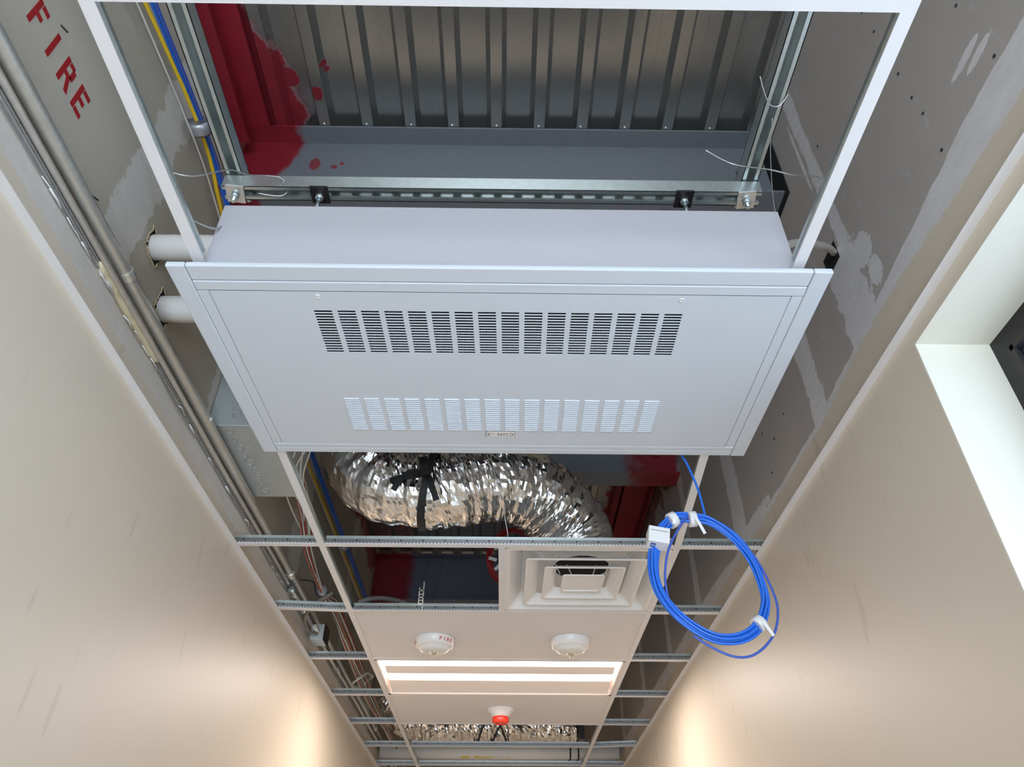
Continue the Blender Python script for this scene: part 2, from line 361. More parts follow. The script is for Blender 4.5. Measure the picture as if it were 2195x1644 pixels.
# near-black patch painting shade into the right wall cut round the first beam
tag(MB().box(XR-.004, XR+.002, 1.47, 1.64, 1.93, 2.3).build('wall_cutout', 'void'), 'dark cut in the board where the grey beam enters the wall', 'opening')

# ------------------------------------------------------------------ drywall screws and stencilled letters
for (y, z) in ((.693, 1.517), (.891, 1.908), (.89, 1.806), (.893, 1.615), (.895, 1.518), (.891, 1.449), (.898, 1.326), (.694, 1.322), (1.256, 1.865), (1.933, 1.392), (2.049, 1.373), (2.134, 1.45), (2.132, 1.291), (1.92, 1.6), (2.1, 1.62)):
    o = MB().lathe((XR, y, z), [(.0042, 0), (.0042, -.0012), (.0015, -.0016)], 6, (1, 0, 0)).build('drywall_screw', 'ink', wr)
    tag(o)
for (y, z) in ((1.068, 1.351), (.772, 1.531), (1.55, 1.62), (1.75, 1.62)):
    MB().obox((XL+.001, y, z), (0, .9, .5), (1, 0, 0), (0, -.5, .9), .012, .001, .0015).build('drywall_screw', 'ink', wl)
st = MB(); G = XL+.0012
def bar(y0, y1, z0, z1): st.box(XL-.001, G, y0, y1, z0, z1)
def lF(y, z, h=.073, w=.036):
    bar(y, y+.012, z, z+h); bar(y+.0145, y+w, z+h-.012, z+h); bar(y+.012, y+w*.82, z+h*.44, z+h*.44+.012)
def lI(y, z, h=.073): bar(y, y+.012, z, z+h)
def lR(y, z, h=.073):
    bar(y, y+.012, z, z+h); bar(y+.0145, y+.032, z+h-.011, z+h); bar(y+.028, y+.040, z+h*.52, z+h-.007); bar(y+.012, y+.034, z+h*.42, z+h*.42+.012)
    st.poly([(G, y+.022, z+h*.42), (G, y+.034, z+h*.42), (G, y+.046, z), (G, y+.033, z), (XL, y+.022, z+h*.42), (XL, y+.034, z+h*.42), (XL, y+.046, z), (XL, y+.033, z)], [(0, 1, 2, 3), (0, 1, 5, 4), (1, 2, 6, 5), (2, 3, 7, 6), (3, 0, 4, 7)])
def lE(y, z, h=.073, w=.04): lF(y, z, h, w); bar(y+.0145, y+w, z, z+.012)
lF(.697, 1.43); lI(.768, 1.432); lR(.816, 1.43); lE(.879, 1.43); bar(.60, .636, 1.432, 1.444); bar(.60, .612, 1.444, 1.50)
st.build('stencil_lettering', 'stencil', wl)['label'] = 'red stencilled word FIRE'

# ------------------------------------------------------------------ suspended ceiling grid
def angle_trim(name, x, s, lab):                  # wall angle, white flange
    a = MB().box(min(x, x+s*.023), max(x, x+s*.023), Y0, YE, H-.0006, H+.0006).box(min(x, x+s*.0012), max(x, x+s*.0012), Y0, YE, H, H+.022)
    return struct(a, name, 'white_tee', lab)
angle_trim('trim_1', XL, 1, 'white wall angle on the left wall'); angle_trim('trim_2', XR, -1, 'white wall angle on the right wall')
def tee(name, label, a, b, group=None, h=.038, fw=.012):
    """inverted T from a to b (points on the flange underside)"""
    a = Vector(a); b = Vector(b); d = (b-a).normalized(); sd = Vector((0, 0, 1)).cross(d); mid = (a+b)/2; L = (b-a).length/2; up = Vector((0, 0, 1))
    t = thing(name, label, 'ceiling tee', mid, group); al = abs(d.x) > abs(d.y)
    def part(nm, mat, lst):
        mb = MB()
        for (s0, s1, z0, z1, l) in lst: mb.obox(mid+sd*(s0+s1)/2+up*(z0+z1)/2, d, sd, up, l, abs(s1-s0)/2, (z1-z0)/2)
        return mb.build(nm, mat, t)
    part('flange', 'white_tee', [(-fw, fw, 0, .0011, L), (-fw, -fw+.0009, .0008, .0025, L), (fw-.0009, fw, .0008, .0025, L)])
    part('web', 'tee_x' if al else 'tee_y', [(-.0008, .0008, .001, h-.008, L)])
    part('bulb', 'strut', [(-.0034, .0034, h-.009, h, L)])
    return t
XM = (-.625, .594); TY = lambda k: 2.336+.6096*k
tee('main_tee', 'white main tee on the left, in front of the cabinet heater', (XM[0], Y0, H), (XM[0], 1.036, H))
tee('main_tee', 'white main tee on the right, in front of the cabinet heater', (XM[1], Y0, H), (XM[1], 1.036, H))
tee('main_tee', 'long white main tee on the left, running away beyond the heater', (XM[0], 1.72, H), (XM[0], YE, H))
tee('main_tee', 'short white main tee leaning inward right behind the heater, beside the blue cable', (XM[1]-.037, 1.72, H), (XM[1], TY(0), H))
tee('main_tee', 'long white main tee on the right, running away past the ceiling light', (XM[1], TY(0), H), (XM[1], YE, H))
XI0, XI1 = XL+.004, XR-.004
ws = {0: 'nearest the cabinet heater', 1: 'level with the far edge of the diffuser', 2: 'level with the near edge of the ceiling light', 3: 'level with the far edge of the ceiling light', 4: 'level with the near side of the far foil duct', 5: 'just before the white pipes', 6: 'last one in view, by the white pipes', 7: 'beyond the white pipes'}
wh = {0: 'just behind the cabinet heater', 1: 'before the tile with two detectors', 2: 'between the detector tile and the ceiling light', 3: 'between the ceiling light and the tile with the red sounder', 4: 'between the sounder tile and the far foil duct', 5: 'between the far foil duct and the white pipes', 6: 'at the bottom edge of the photo, by the white pipes', 7: 'beyond the white pipes', -3: 'at the top edge of the photo under the deck'}
for k in (-3, 0, 1, 2, 3, 4, 5, 6, 7):
    y = TY(k); zc = H
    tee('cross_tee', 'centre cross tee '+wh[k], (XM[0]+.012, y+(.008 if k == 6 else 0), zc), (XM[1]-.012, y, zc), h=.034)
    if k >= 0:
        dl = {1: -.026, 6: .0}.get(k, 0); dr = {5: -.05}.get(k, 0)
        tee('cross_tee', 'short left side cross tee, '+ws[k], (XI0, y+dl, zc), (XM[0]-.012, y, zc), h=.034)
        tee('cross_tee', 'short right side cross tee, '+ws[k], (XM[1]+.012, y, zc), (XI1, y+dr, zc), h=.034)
tee('cross_tee', 'short lengthwise tee beside the square air diffuser', (-.008, TY(0)+.012, H), (-.008, TY(1)-.012, H), h=.034)
# slotted hold-down bracket on the cross tee
br = MB().box(-.352, -.347, 2.938, 2.945, H+.03, H+.10).box(-.335, -.330, 2.938, 2.945, H+.002, H+.125).box(-.352, -.330, 2.938, 2.945, H+.055, H+.06).box(-.352, -.330, 2.938, 2.945, H+.085, H+.09)
for i in range(4): br.box(-.347, -.335, 2.939, 2.944, H+.03+i*.013, H+.034+i*.013)
tag(br.build('tee_bracket', 'shiny'), 'small slotted metal bracket standing on the cross tee left of the diffuser', 'bracket')
def tile(k, label):
    t = MB().box(XM[0]+.006, XM[1]-.006, TY(k)+.006, TY(k+1)-.006, H+.0022, H+.018).build('ceiling_tile', 'tile', bev=.001)
    return tag(t, label, 'ceiling tile')
tile(1, 'white ceiling tile holding two round detectors'); tile(3, 'white ceiling tile holding the red sounder')
tile(7, 'white ceiling tile far along the corridor, out past the pipes'); 

# ------------------------------------------------------------------ cabinet unit heater
hx = thing('cabinet_heater', 'white ceiling cabinet heater with slotted grille, set in the tee grid', 'heater', (-.007, 1.38, H-.02))
Xa, Xb, Ya, Yb, zA, zB = -.676, .660, 1.019, 1.738, H-.028, H-.006
def hz(y): return zA+(zB-zA)*(y-Ya)/(Yb-Ya)
def hsh(v):                                       # sheet metal sits slightly racked and dips at its near edge
    x, y, z = v; t = (y-Ya)/(Yb-Ya); return (x+(-.005+.011*t), y, z+hz(y))
def hb(mb, *a):
    b = MB().box(*a); mb.poly([hsh(v) for v in b.v], b.f); return mb
hb(MB(), Xa, Xa+.038, Ya, Yb, -.001, .012).build('frame_side', 'white_cab', hx, bev=.0025)
hb(MB(), Xb-.038, Xb, Ya, Yb, -.001, .012).build('frame_side', 'white_cab', hx, bev=.0025)
hb(MB(), Xa+.039, Xb-.039, Ya, Ya+.042, 0, .012).build('frame_end', 'white_cab', hx, bev=.003)
hb(MB(), Xa+.039, Xb-.039, Yb-.026, Yb, 0, .012).build('frame_end', 'white_cab', hx, bev=.003)
hb(MB(), Xa+.039, Xb-.039, Ya+.0435, Ya+.071, -.0005, .010).build('inner_frame', 'white_cab', hx, bev=.0025)
hb(MB(), Xa+.039, Xb-.039, Yb-.046, Yb-.0275, -.0005, .010).build('inner_frame', 'white_cab', hx, bev=.0025)
hb(MB(), Xa+.039, Xa+.063, Ya+.0725, Yb-.0475, .0005, .010).build('inner_frame', 'white_cab', hx, bev=.001)
hb(MB(), Xb-.063, Xb-.039, Ya+.0725, Yb-.0475, .0005, .010).build('inner_frame', 'white_cab', hx, bev=.001)
# access panel with 16 x 16 real slots
px0, px1, py0, py1 = Xa+.0645, Xb-.0645, Ya+.0725, Yb-.0475
cols = [(-.4085+.0500*i, -.4085+.0500*i+.0385) for i in range(16)]
rows = [(1.149+.00905*j, 1.149+.00905*j+.0060) for j in range(16)]
xs = sorted({px0, px1, *[c for q in cols for c in (q[0], q[0]+.0025, q[1]-.0025, q[1])]}); ys = sorted({py0, py1, *[c for q in rows for c in (q[0], q[1])]})
pm = MB(); idx = {}
def vid(x, y, z):
    kx = (round(x, 5), round(y, 5), z)
    if kx not in idx: idx[kx] = len(pm.v); pm.v.append(hsh((x, y, z)))
    return idx[kx]
def hole(x, y): return any(a < x < b for a, b in cols) and any(a < y < b for a, b in rows)
TH = .0014
for i in range(len(xs)-1):
    for j in range(len(ys)-1):
        x0, x1, y0, y1 = xs[i], xs[i+1], ys[j], ys[j+1]; xm = (x0+x1)/2; ym = (y0+y1)/2
        if hole(xm, ym): continue
        for z in (0, TH): pm.f.append((vid(x0, y0, z), vid(x1, y0, z), vid(x1, y1, z), vid(x0, y1, z))); pm.sm.append(False)
        for (ex, ey, p, q) in ((x0-1e-4, ym, (x0, y0), (x0, y1)), (x1+1e-4, ym, (x1, y0), (x1, y1)), (xm, y0-1e-4, (x0, y0), (x1, y0)), (xm, y1+1e-4, (x0, y1), (x1, y1))):
            if hole(ex, ey) or not (px0 < ex < px1 and py0 < ey < py1):
                pm.f.append((vid(*p, 0), vid(*q, 0), vid(*q, TH), vid(*p, TH))); pm.sm.append(False)
panel = pm.build('access_panel', 'white_cab', hx)
lv = MB()
for i in range(16):
    for j in range(16):
        x0 = -.4065+.0500*i; x1 = x0+.040; y0 = 1.474+.00925*j; y1 = y0+.0078; d = .0030
        vs = [(x0, y0, 0), (x1, y0, 0), (x1, y1, 0), (x0, y1, 0), (x0+.003, y0+.0008, -d), (x1-.003, y0+.0008, -d), (x1-.001, y1-.001, -.0006), (x0+.001, y1-.001, -.0006)]
        lv.poly([hsh(v) for v in vs], [(4, 5, 6, 7), (0, 1, 5, 4), (1, 2, 6, 5), (2, 3, 7, 6), (3, 0, 4, 7)])
tag(lv.build('louvre_fin', 'white_cab', panel), kind='stuff')
lb = hb(MB(), -.052, .026, 1.622, 1.648, -.0012, 0).build('name_label', 'plastic', panel); lb['label'] = 'small label reading CUH -2'
tm = MB(); text_mesh(tm, 'CUH -2', .0185, (-.013, 1.6345, hz(1.634)-.0014), (-1, 0, 0), (0, 1, 0), .0002, space=1.22)
z_ = hz(1.634)-.0015
tm.box(-.053, .026, 1.6185, 1.6197, z_-.0002, z_).box(-.053, -.0518, 1.6185, 1.646, z_-.0002, z_).box(.0248, .026, 1.6185, 1.646, z_-.0002, z_)
tm.build('label_print', 'ink', hx)
for x in (-.394, .366):
    MB().lathe((x, 1.105, hz(1.105)), [(.0058, 0), (.0058, -.0015), (.0035, -.0022), (.0033, -.0006)], 16).build('panel_screw', 'plastic', hx)
MB().box(-.622, .598, 1.046, 1.70, H-.004, 1.304).build('housing', 'housing', hx, bev=.002) if False else None
hs = MB()
for b in ((-.622, .598, 1.046, 1.0475, H-.012, 1.304), (-.622, .598, 1.699, 1.70, H, 1.304), (-.622, -.6205, 1.0475, 1.699, H-.008, 1.304), (.5965, .598, 1.0475, 1.699, H-.008, 1.304), (-.622, .598, 1.0475, 1.699, 1.3025, 1.304)): hs.box(*b)
hs.build('housing', 'housing', hx)
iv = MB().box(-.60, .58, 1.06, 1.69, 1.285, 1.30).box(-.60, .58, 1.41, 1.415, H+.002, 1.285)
iv.build('slot_shade', 'void', hx)  # near-black sheets added to paint the shade behind the slots
iv.box(-.60,.58,1.06,1.064,H+.004,1.3).box(-.60,.58,1.69,1.694,H+.004,1.3) if False else None
co = MB().box(-.37, .39, 1.36, 1.40, 1.20, 1.22).box(-.38, -.372, 1.08, 1.32, 1.125, 1.2).box(.345, .352, 1.08, 1.32, 1.125, 1.2)
for i in range(120): co.box(-.37+.0063*i, -.3685+.0063*i, 1.34, 1.37, 1.14, 1.22)
co.build('heating_coil', 'coil', hx)
MB().lathe((-.46, 1.20, 1.304), [(.045, 0), (.045, .05), (.03, .07), (.01, .075)], 24).build('pipe_cap', 'wrap', hx)

# ------------------------------------------------------------------ strut channels, rods
def channel(name, label, a, b, open_down=True, wdt=.041, dep=.021, slots=.05):
    a = Vector(a); b = Vector(b); d = (b-a).normalized(); up = Vector((0, 0, 1)); sd = up.cross(d); L = (b-a).length
    hw = wdt/2; mb = MB(); mid = (a+b)/2
    def bx(s0, s1, z0, z1, l0=0, l1=None):
        l1 = L if l1 is None else l1
        mb.obox(a+d*(l0+l1)/2+sd*(s0+s1)/2+up*(z0+z1)/2, d, sd, up, (l1-l0)/2, abs(s1-s0)/2, abs(z1-z0)/2)
    for s in (-1, 1):
        bx(s*hw, s*(hw-.0022), 0, dep); bx(s*hw, s*(hw-.009), 0, .002); bx(s*(hw-.009), s*(hw-.0105), 0, .007)
    bx(-hw, -.0075, dep-.002, dep); bx(.0075, hw, dep-.002, dep)
    l = 0
    while l < L-.001:
        e = min(L, l+slots*.42); bx(-.0075, .0075, dep-.002, dep, l, e); l += slots
    o = mb.build(name, 'strut'); return tag(o, label, 'strut channel')
channel('strut_channel', 'left galvanised strut channel running along the red ledger', (-.664, -1.2, 1.497), (-.664, 1.19, 1.497), dep=.041)
channel('strut_channel', 'right galvanised strut channel with oval slots, by the grey board wall', (.590, -1.2, 1.497), (.590, 1.19, 1.497), dep=.041)
channel('strut_channel', 'cross strut channel spanning just above the heater housing', (-.685, 1.127, 1.452), (.612, 1.127, 1.452), dep=.041)
def rod(x, label, plate, z0, z1, tilt=0):
    t = thing('threaded_rod', label, 'rod', (x, 1.127, z0), 'bolted rods on the cross strut')
    MB().tube([(x, 1.127, z0), (x, 1.127, z1)], .0052, 10).build('rod', 'zinc', t)
    c, s = math.cos(tilt), math.sin(tilt)
    MB().obox((x, 1.127, 1.449), (c, s, 0), (-s, c, 0), (0, 0, 1), .021, .024, .003).build('square_washer', plate, t)
    MB().lathe((x, 1.127, 1.446), [(.0105, 0), (.0105, -.011), (.008, -.012)], 6).build('nut', 'zinc', t)
rod(-.655, 'leftmost bolt with bright square washer at the end of the cross strut', 'shiny', 1.42, 1.56, .12)
rod(.577, 'rightmost bolt with bright square washer at the end of the cross strut', 'shiny', 1.42, 1.56, -.1)
rod(-.452, 'inner left threaded rod with dark square washer, running down to the heater', 'darksteel', 1.30, 1.50)
rod(.426, 'inner right threaded rod with dark square washer, running down to the heater', 'darksteel', 1.30, 1.50)

# ------------------------------------------------------------------ wires
def wire(name, label, pts, r, mat, cat='wire', k=6, group=None):
    return tag(MB().tube(smooth(pts, k), r, 6).build(name, mat), label, cat, group)
wire('hanger_wire', 'thin curly wire reaching from the left main tee over the cross strut', [(-.625, .83, H+.03), (-.64, .842, H+.04), (-.60, .87, 1.17), (-.585, .95, 1.30), (-.60, 1.05, 1.42), (-.56, 1.09, 1.47), (-.545, 1.10, 1.475), (-.53, 1.12, 1.47), (-.545, 1.13, 1.447), (-.60, 1.12, 1.443)], .0014, 'wirem')
wire('hanger_wire', 'pale wire sweeping from the deck to the right main tee', [(.434, .957, 1.40), (.50, .985, 1.39), (.56, .955, 1.33), (.60, .94, 1.29), (.592, .875, 1.20), (.59, .845, 1.15), (.602, .85, 1.14), (.60, .87, 1.155), (.585, .86, 1.15)], .0016, 'wirem')
wire('hanger_wire', 'stiff wire twisted round the right strut channel', [(.545, .845, 1.51), (.56, .875, 1.492), (.58, .90, 1.488), (.60, .90, 1.488), (.615, .88, 1.50)], .0013, 'wirem')
wire('hanger_wire', 'faint straight wire dropping beside the right end of the cross strut', [(.585, .92, 1.47), (.60, 1.0, 1.45), (.63, 1.11, 1.40), (.65, 1.14, 1.36)], .0008, 'wirem')
wire('hanger_wire', 'twisted hanger wire hanging down in front of the foil duct', [(-.14, 2.12, 2.28), (-.09, 2.16, 1.6), (-.02, 2.26, 1.28), (.0, 2.31, 1.21), (.012, 2.336, 1.152), (.005, 2.332, 1.14)], .0013, 'wirem')
wire('hanger_wire', 'diagonal wire from the left main tee up to the heater housing', [(-.625, .96, 1.15), (-.615, 1.04, 1.22), (-.60, 1.06, 1.30)], .0022, 'wirem')
wire('hanger_wire', 'thin wire across the second tile bay in front of the dark beam', [(-.28, 3.6, 2.2), (-.33, 3.4, 1.7), (-.38, 3.1, 1.25)], .001, 'ink')
wire('hanger_wire', 'thin dark wire curving before the dark beam, left of the red cable', [(-.24, 3.6, 2.2), (-.28, 3.4, 1.7), (-.31, 3.1, 1.2)], .001, 'ink')

# ------------------------------------------------------------------ cables on the left wall in bridle rings
def bundle(name, label, path, cols, r, spread, group=None, cat='cable'):
    for i, (m, lab) in enumerate(cols):
        a = 2*PI*i/len(cols); ph = random.random()*6
        pts = [Vector(p)+Vector((math.cos(a+ph*.05*j)*spread*.6, 0, math.sin(a+ph*.05*j)*spread))*(.55 if j == 2 else 1.1)+Vector((random.uniform(-1, 1), 0, random.uniform(-1, 1)))*spread*.25 for j, p in enumerate(path)]
        wire('cable', lab, pts, r, m, cat, 5, group)
up = [(-.885, -.8, 1.80), (-.885, .4, 1.82), (-.885, 1.225, 1.885), (-.895, 1.62, 1.87), (-.885, 2.6, 1.80), (-.885, 4.0, 1.80), (-.885, 5.2, 1.80), (-.885, 6.6, 1.80)]
G1 = 'data cables strung along the top of the left wall'
for i in range(5):
    bundle('cable', '', up, [('blue' if i < 3 else 'blue2', 'blue data cable strung along the top of the left wall')], .0032, .001+.006*i, G1)
G1 = 'yellow cables strung along the left wall'
up2 = [(p[0]-.012, p[1], p[2]-.035) if j != 2 else (p[0]-.004, p[1], p[2]-.008) for j, p in enumerate(up)]
for i in range(2): bundle('cable', '', up2, [('yellow', 'yellow cable strung along the left wall beside the blue ones')], .0035, .004+.004*i, G1)
bundle('cable', '', [(p[0]-.01, p[1], p[2]-.05) for p in up], [('wirewhite', 'single off-white cable below the yellow ones on the left wall')], .0028, .004)
def bridle(y, z, label):
    t = thing('bridle_ring', label, 'cable ring', (XL, y, z))
    MB().lathe((-.885, y-.02, z-.01), [(.030, 0), (.034, .008), (.034, .03), (.030, .038), (.027, .03), (.027, .008), (.030, 0)], 20, (0, 1, -.15)).build('sleeve', 'track', t)
    MB().tube(smooth([(XL, y, z+.035), (-.90, y, z+.035), (-.86, y, z+.03), (-.855, y, z-.01)]), .0025, 6).build('hook', 'wirem', t)
bridle(1.225, 1.885, 'grey sleeved ring hooked on the left wall holding blue and yellow cables'); bridle(3.75, 1.80, 'second sleeved cable ring, seen through the bay behind the heater')

low = [(-.78, 1.78, 1.62), (-.79, 2.2, 1.50), (-.80, 2.62, 1.42), (-.81, 2.83, 1.345), (-.82, 3.22, 1.305), (-.81, 3.45, 1.33), (-.80, 3.9, 1.275), (-.80, 4.6, 1.24), (-.79, 5.6, 1.22), (-.78, 6.8, 1.22)]
mm = ['wirewhite', 'wirewhite', 'orange', 'greywire', 'wirewhite', 'orange', 'wirewhite', 'redwire', 'wirewhite', 'greywire', 'orange', 'wirewhite']
nm = {'wirewhite': 'off-white', 'orange': 'rust coloured', 'greywire': 'grey', 'redwire': 'red'}
for i, m in enumerate(mm):
    a = 2*PI*i/12; pts = []
    for j, p in enumerate(low):
        sp = .010 if j in (4, 8) else .03
        pts.append(Vector(p)+Vector((math.cos(a+j*.5)*sp*.7+random.uniform(-.005, .005), 0, math.sin(a+j*.5)*sp+random.uniform(-.005, .005))))
    wire('cable', nm[m]+' cable of the loose bundle sagging along the left plenum', pts, .003, m, 'cable', 5, nm[m]+' cables of the sagging left bundle')
t = thing('cable_strap', 'grey cable strap gathering the sagging bundle on the left', 'cable strap', (-.82, 3.22, 1.305))
MB().lathe((-.82, 3.20, 1.305), [(.020, 0), (.023, .01), (.023, .045), (.020, .055), (.018, .04), (.018, .01)], 16, (0, 1, 0)).build('sleeve', 'track', t)
MB().tube(smooth([(XL, 3.22, 1.36), (-.87, 3.22, 1.35), (-.85, 3.22, 1.30), (-.82, 3.22, 1.28), (-.79, 3.22, 1.30)]), .003, 6).build('hook', 'ink', t)
# loose coil of off-white cable beside the light
pts = [(-.80+.05*math.cos(t_*.35)*(1+.15*math.sin(t_*1.3)), 4.35+.10*math.sin(t_*.35), 1.24+.035*math.sin(t_*.35+1.2)+.008*math.sin(t_)) for t_ in range(70)]
wire('cable_coil', 'small loose coil of off-white cable in the left bay beside the sounder tile', pts, .0028, 'wirewhite', 'cable coil', 3)

# ------------------------------------------------------------------ conduits and track on the left wall
wig = lambda y, a=.002: a*math.sin(y*2.1+1)+a*.6*math.sin(y*5.3)
t = thing('conduit', 'thick pale metal conduit clamped along the left wall', 'conduit', (-.905, 3, 1.28))
MB().tube([(-.905, y/5, 1.281+wig(y/5)) for y in range(-16, 47)], .0165, 16).build('pipe', 'conduit', t)
for y in (2.95, 5.6): MB().lathe((-.905, y, 1.281), [(.017, 0), (.0205, .003), (.0205, .05), (.017, .053)], 14, (0, 1, 0)).build('coupling', 'shiny', t)
def clamp(y, x, z, r, lab):
    t2 = thing('pipe_strap', lab, 'pipe strap', (x, y, z))
    mb = MB(); R = []
    for j in range(15):
        a = -PI*.55+PI*1.15*j/14
        R.append([(x+(r+d)*math.cos(a), y+w_, z+(r+d)*math.sin(a)) for (d, w_) in ((.0005, -.011), (.003, -.011), (.003, .011), (.0005, .011))])
    mb.rings(R, sm=False).build('band', 'shiny', t2)
    MB().box(x-r-.006, x-.004, y-.011, y+.011, z+r, z+r+.024).build('tab', 'shiny', t2)
    MB().lathe((x-.008, y, z+r+.012), [(.008, 0), (.008, .004), (.005, .006)], 12, (1, 0, -.3)).build('screw', 'zinc', t2)
clamp(1.234, -.905, 1.281, .0165, 'one-hole pipe strap holding the thick conduit left of the heater')
MB().lathe((-.888, 1.83, 1.278), [(.007, 0), (.007, .002), (.004, .003)], 12, (1, 0, -.6)).build('paint_blob', 'plastic', t)
t = thing('conduit', 'thin brownish conduit running just below the thick one', 'conduit', (-.915, 3, 1.247))
MB().tube([(-.916, y/5, 1.250+wig(y/5, .003)) for y in range(-16, 16)], .0075, 10).build('pipe', 'conduit2', t)
MB().tube([(-.905, 3.05+y/10, 1.235+wig(y/5, .003)) for y in range(0, 40)], .010, 10).build('pipe', 'conduit2', t)
for y in (3.02, 3.2, 4.1): MB().lathe((-.905, y, 1.236), [(.011, 0), (.015, .003), (.015, .03), (.012, .04), (.012, .06), (.0155, .063), (.0155, .075), (.01, .078)], 8, (0, 1, 0)).build('connector', 'zinc', t)
t = thing('slip_track', 'flat dark grey metal track strip below the conduits on the left wall', 'track', (XL, 2, 1.23))
for (a, b) in ((Y0, 1.166), (1.52, 4.6)):
    MB().box(XL, XL+.004, a, b, 1.228, 1.262).build('strip', 'track', t)
    for z in (1.236, 1.246, 1.256): MB().box(XL+.004, XL+.0055, a, b, z, z+.002).build('bead', 'shiny', t)
pt = MB(); R = []
for j in range(40):
    y = 1.163+.36*j/39; w_ = .013*min(1, j/2, (39-j)/2)*(1+.25*noise.noise(Vector((y*60, 0, 0))))+.001; th = .0095+.003*noise.noise(Vector((y*50, 3, 0)))
    R.append([(XL, y, 1.246-w_), (XL+th, y, 1.246-w_*.7), (XL+th*1.2, y, 1.246), (XL+th, y, 1.246+w_*.7), (XL, y, 1.246+w_)])
tag(pt.rings(R).build('putty_strip', 'putty'), 'strip of crumbly beige putty filling the track on the left wall', 'putty')
# broken ridges of joint compound on the track
for i in range(22):
    y = random.choice((random.uniform(.9, 1.5), random.uniform(1.55, 3.2))); z = random.uniform(1.222, 1.232)
    MB().tube([(XL+.006, y, z), (XL+.008, y+random.uniform(.01, .04), z+random.uniform(-.004, .005)), (XL+.005, y+.05, z)], random.uniform(.0012, .0028), 5).build('compound_ridge', 'plastic', wl)

# insulated pipes through the left wall
def wrapped(y, z, r, x1, label):
    t = thing('insulated_pipe', label, 'pipe', (XL, y, z)); R = []
    for i in range(24):
        x = XL-.05+(x1-XL+.05)*i/23
        R.append([(x, y+(r+.0022*noise.noise(Vector((x*40, a*.9, y*9))))*math.cos(a*2*PI/28), z+(r+.0022*noise.noise(Vector((x*40, a*.9, 5))))*math.sin(a*2*PI/28)) for a in range(28)])
    MB().rings(R).build('wrap', 'wrap', t)
    mb = MB(); n = 40; R1 = []; 
    rad = [r+.004+.012*abs(noise.noise(Vector((a*.55, y*5, 0))))+(.012 if a % 20 in (14, 15, 4) else 0) for a in range(n)]
    P0 = [(XL+.0006, y+rad[a]*math.cos(2*PI*a/n), z+rad[a]*math.sin(2*PI*a/n)) for a in range(n)]
    P1 = [(XL+.0006, y+(r-.004)*math.cos(2*PI*a/n), z+(r-.004)*math.sin(2*PI*a/n)) for a in range(n)]
    mb.rings([P0, P1], caps=False, sm=False).build('hole_gap', 'void', t)  # near-black ring painting the shade in the gap round the pipe
    P2 = [(XL+.0012, y+(rad[a]+.005)*math.cos(2*PI*a/n), z+(rad[a]+.005)*math.sin(2*PI*a/n)) for a in range(n)]
    P3 = [(XL+.004, y+(rad[a]+.001)*math.cos(2*PI*a/n), z+(rad[a]+.001)*math.sin(2*PI*a/n)) for a in range(n)]
    MB().rings([P2, P3, P0], caps=False, sm=False).build('torn_edge', 'hole', t)
wrapped(1.325, 1.476, .034, -.50, 'upper white wrapped pipe coming out of the left wall behind the heater')
wrapped(1.462, 1.383, .036, -.52, 'lower white wrapped pipe coming out of the left wall beside the heater')
# right side: conduit into a cut hole
tag(MB().tube(smooth([(.585, 1.10, 1.22), (.65, 1.12, 1.285), (.74, 1.18, 1.35), (.833, 1.28, 1.452), (.93, 1.41, 1.57)]), .0095, 12).build('conduit', 'conduit2'), 'curved grey conduit from the heater into the right wall', 'conduit')
tag(MB().box(XR-.0008, XR+.002, 1.352, 1.43, 1.50, 1.565).build('wall_cutout', 'void'), 'square hole in the right wall where the curved conduit enters', 'opening')  # flat near-black plate painting the shade inside the hole

# ------------------------------------------------------------------ big galvanised junction box
jb = thing('junction_box', 'large galvanised junction box with knockouts on the left wall', 'junction box', (-.82, 2.12, 1.305))
MB().box(XL+.002, -.752, 1.902, 2.351, 1.305, 1.56).build('body', 'box', jb, bev=.0015)
MB().box(-.7515, -.743, 1.895, 2.358, 1.30, 1.565).build('cover', 'box', jb, bev=.001)
def ko(c, r, ax):
    MB().lathe(c, [(r, 0), (r+.0012, .001), (r, .002), (r-.0016, .0012), (r-.0014, -.0005)], 20, ax).build('knockout', 'track', jb)
for i, r in enumerate((.013, .010, .014, .010, .017, .009, .013, .009, .013)): ko((-.868+.02*math.sin(i*.2), 1.935+.046*i, 1.3055), r, (0, 0, -1))
for i, r in enumerate((.014, .010, .014)): ko((-.845, 1.9025, 1.345+.05*i), r, (0, -1, 0))
# small box further along
t = thing('junction_box', 'small square junction box at the end of the thin conduit, left bay', 'junction box', (-.87, 3.52, 1.20))
MB().box(-.90, -.84, 3.44, 3.54, 1.165, 1.235).build('body', 'box', t, bev=.001); MB().box(-.839, -.836, 3.435, 3.545, 1.16, 1.24).build('cover', 'darksteel', t)
MB().lathe((-.87, 3.38, 1.2), [(.011, 0), (.014, .004), (.014, .02), (.011, .03), (.011, .06)], 10, (0, 1, 0)).build('connector', 'shiny', t)
def flex(label, pts, r, mat='greywire'):
    P = smooth(pts, 40); mb = MB()
    mb.tube(P, r, 12, rad=lambda t_: r*(1+.22*math.sin(t_*len(P)*1.7)))
    return tag(mb.build('flexible_conduit', mat), label, 'conduit')
flex('armoured flexible conduit looping up to the small junction box', [(-.72, 2.98, 1.20), (-.80, 3.06, 1.19), (-.86, 3.16, 1.175), (-.88, 3.26, 1.165), (-.885, 3.36, 1.17), (-.87, 3.44, 1.19)], .0065)
flex('armoured flexible conduit arching over the open bay left of the diffuser', [(-.60, 2.99, 1.165), (-.57, 3.04, 1.20), (-.52, 3.12, 1.235), (-.45, 3.2, 1.25), (-.40, 3.2, 1.225), (-.365, 3.14, 1.18)], .009)

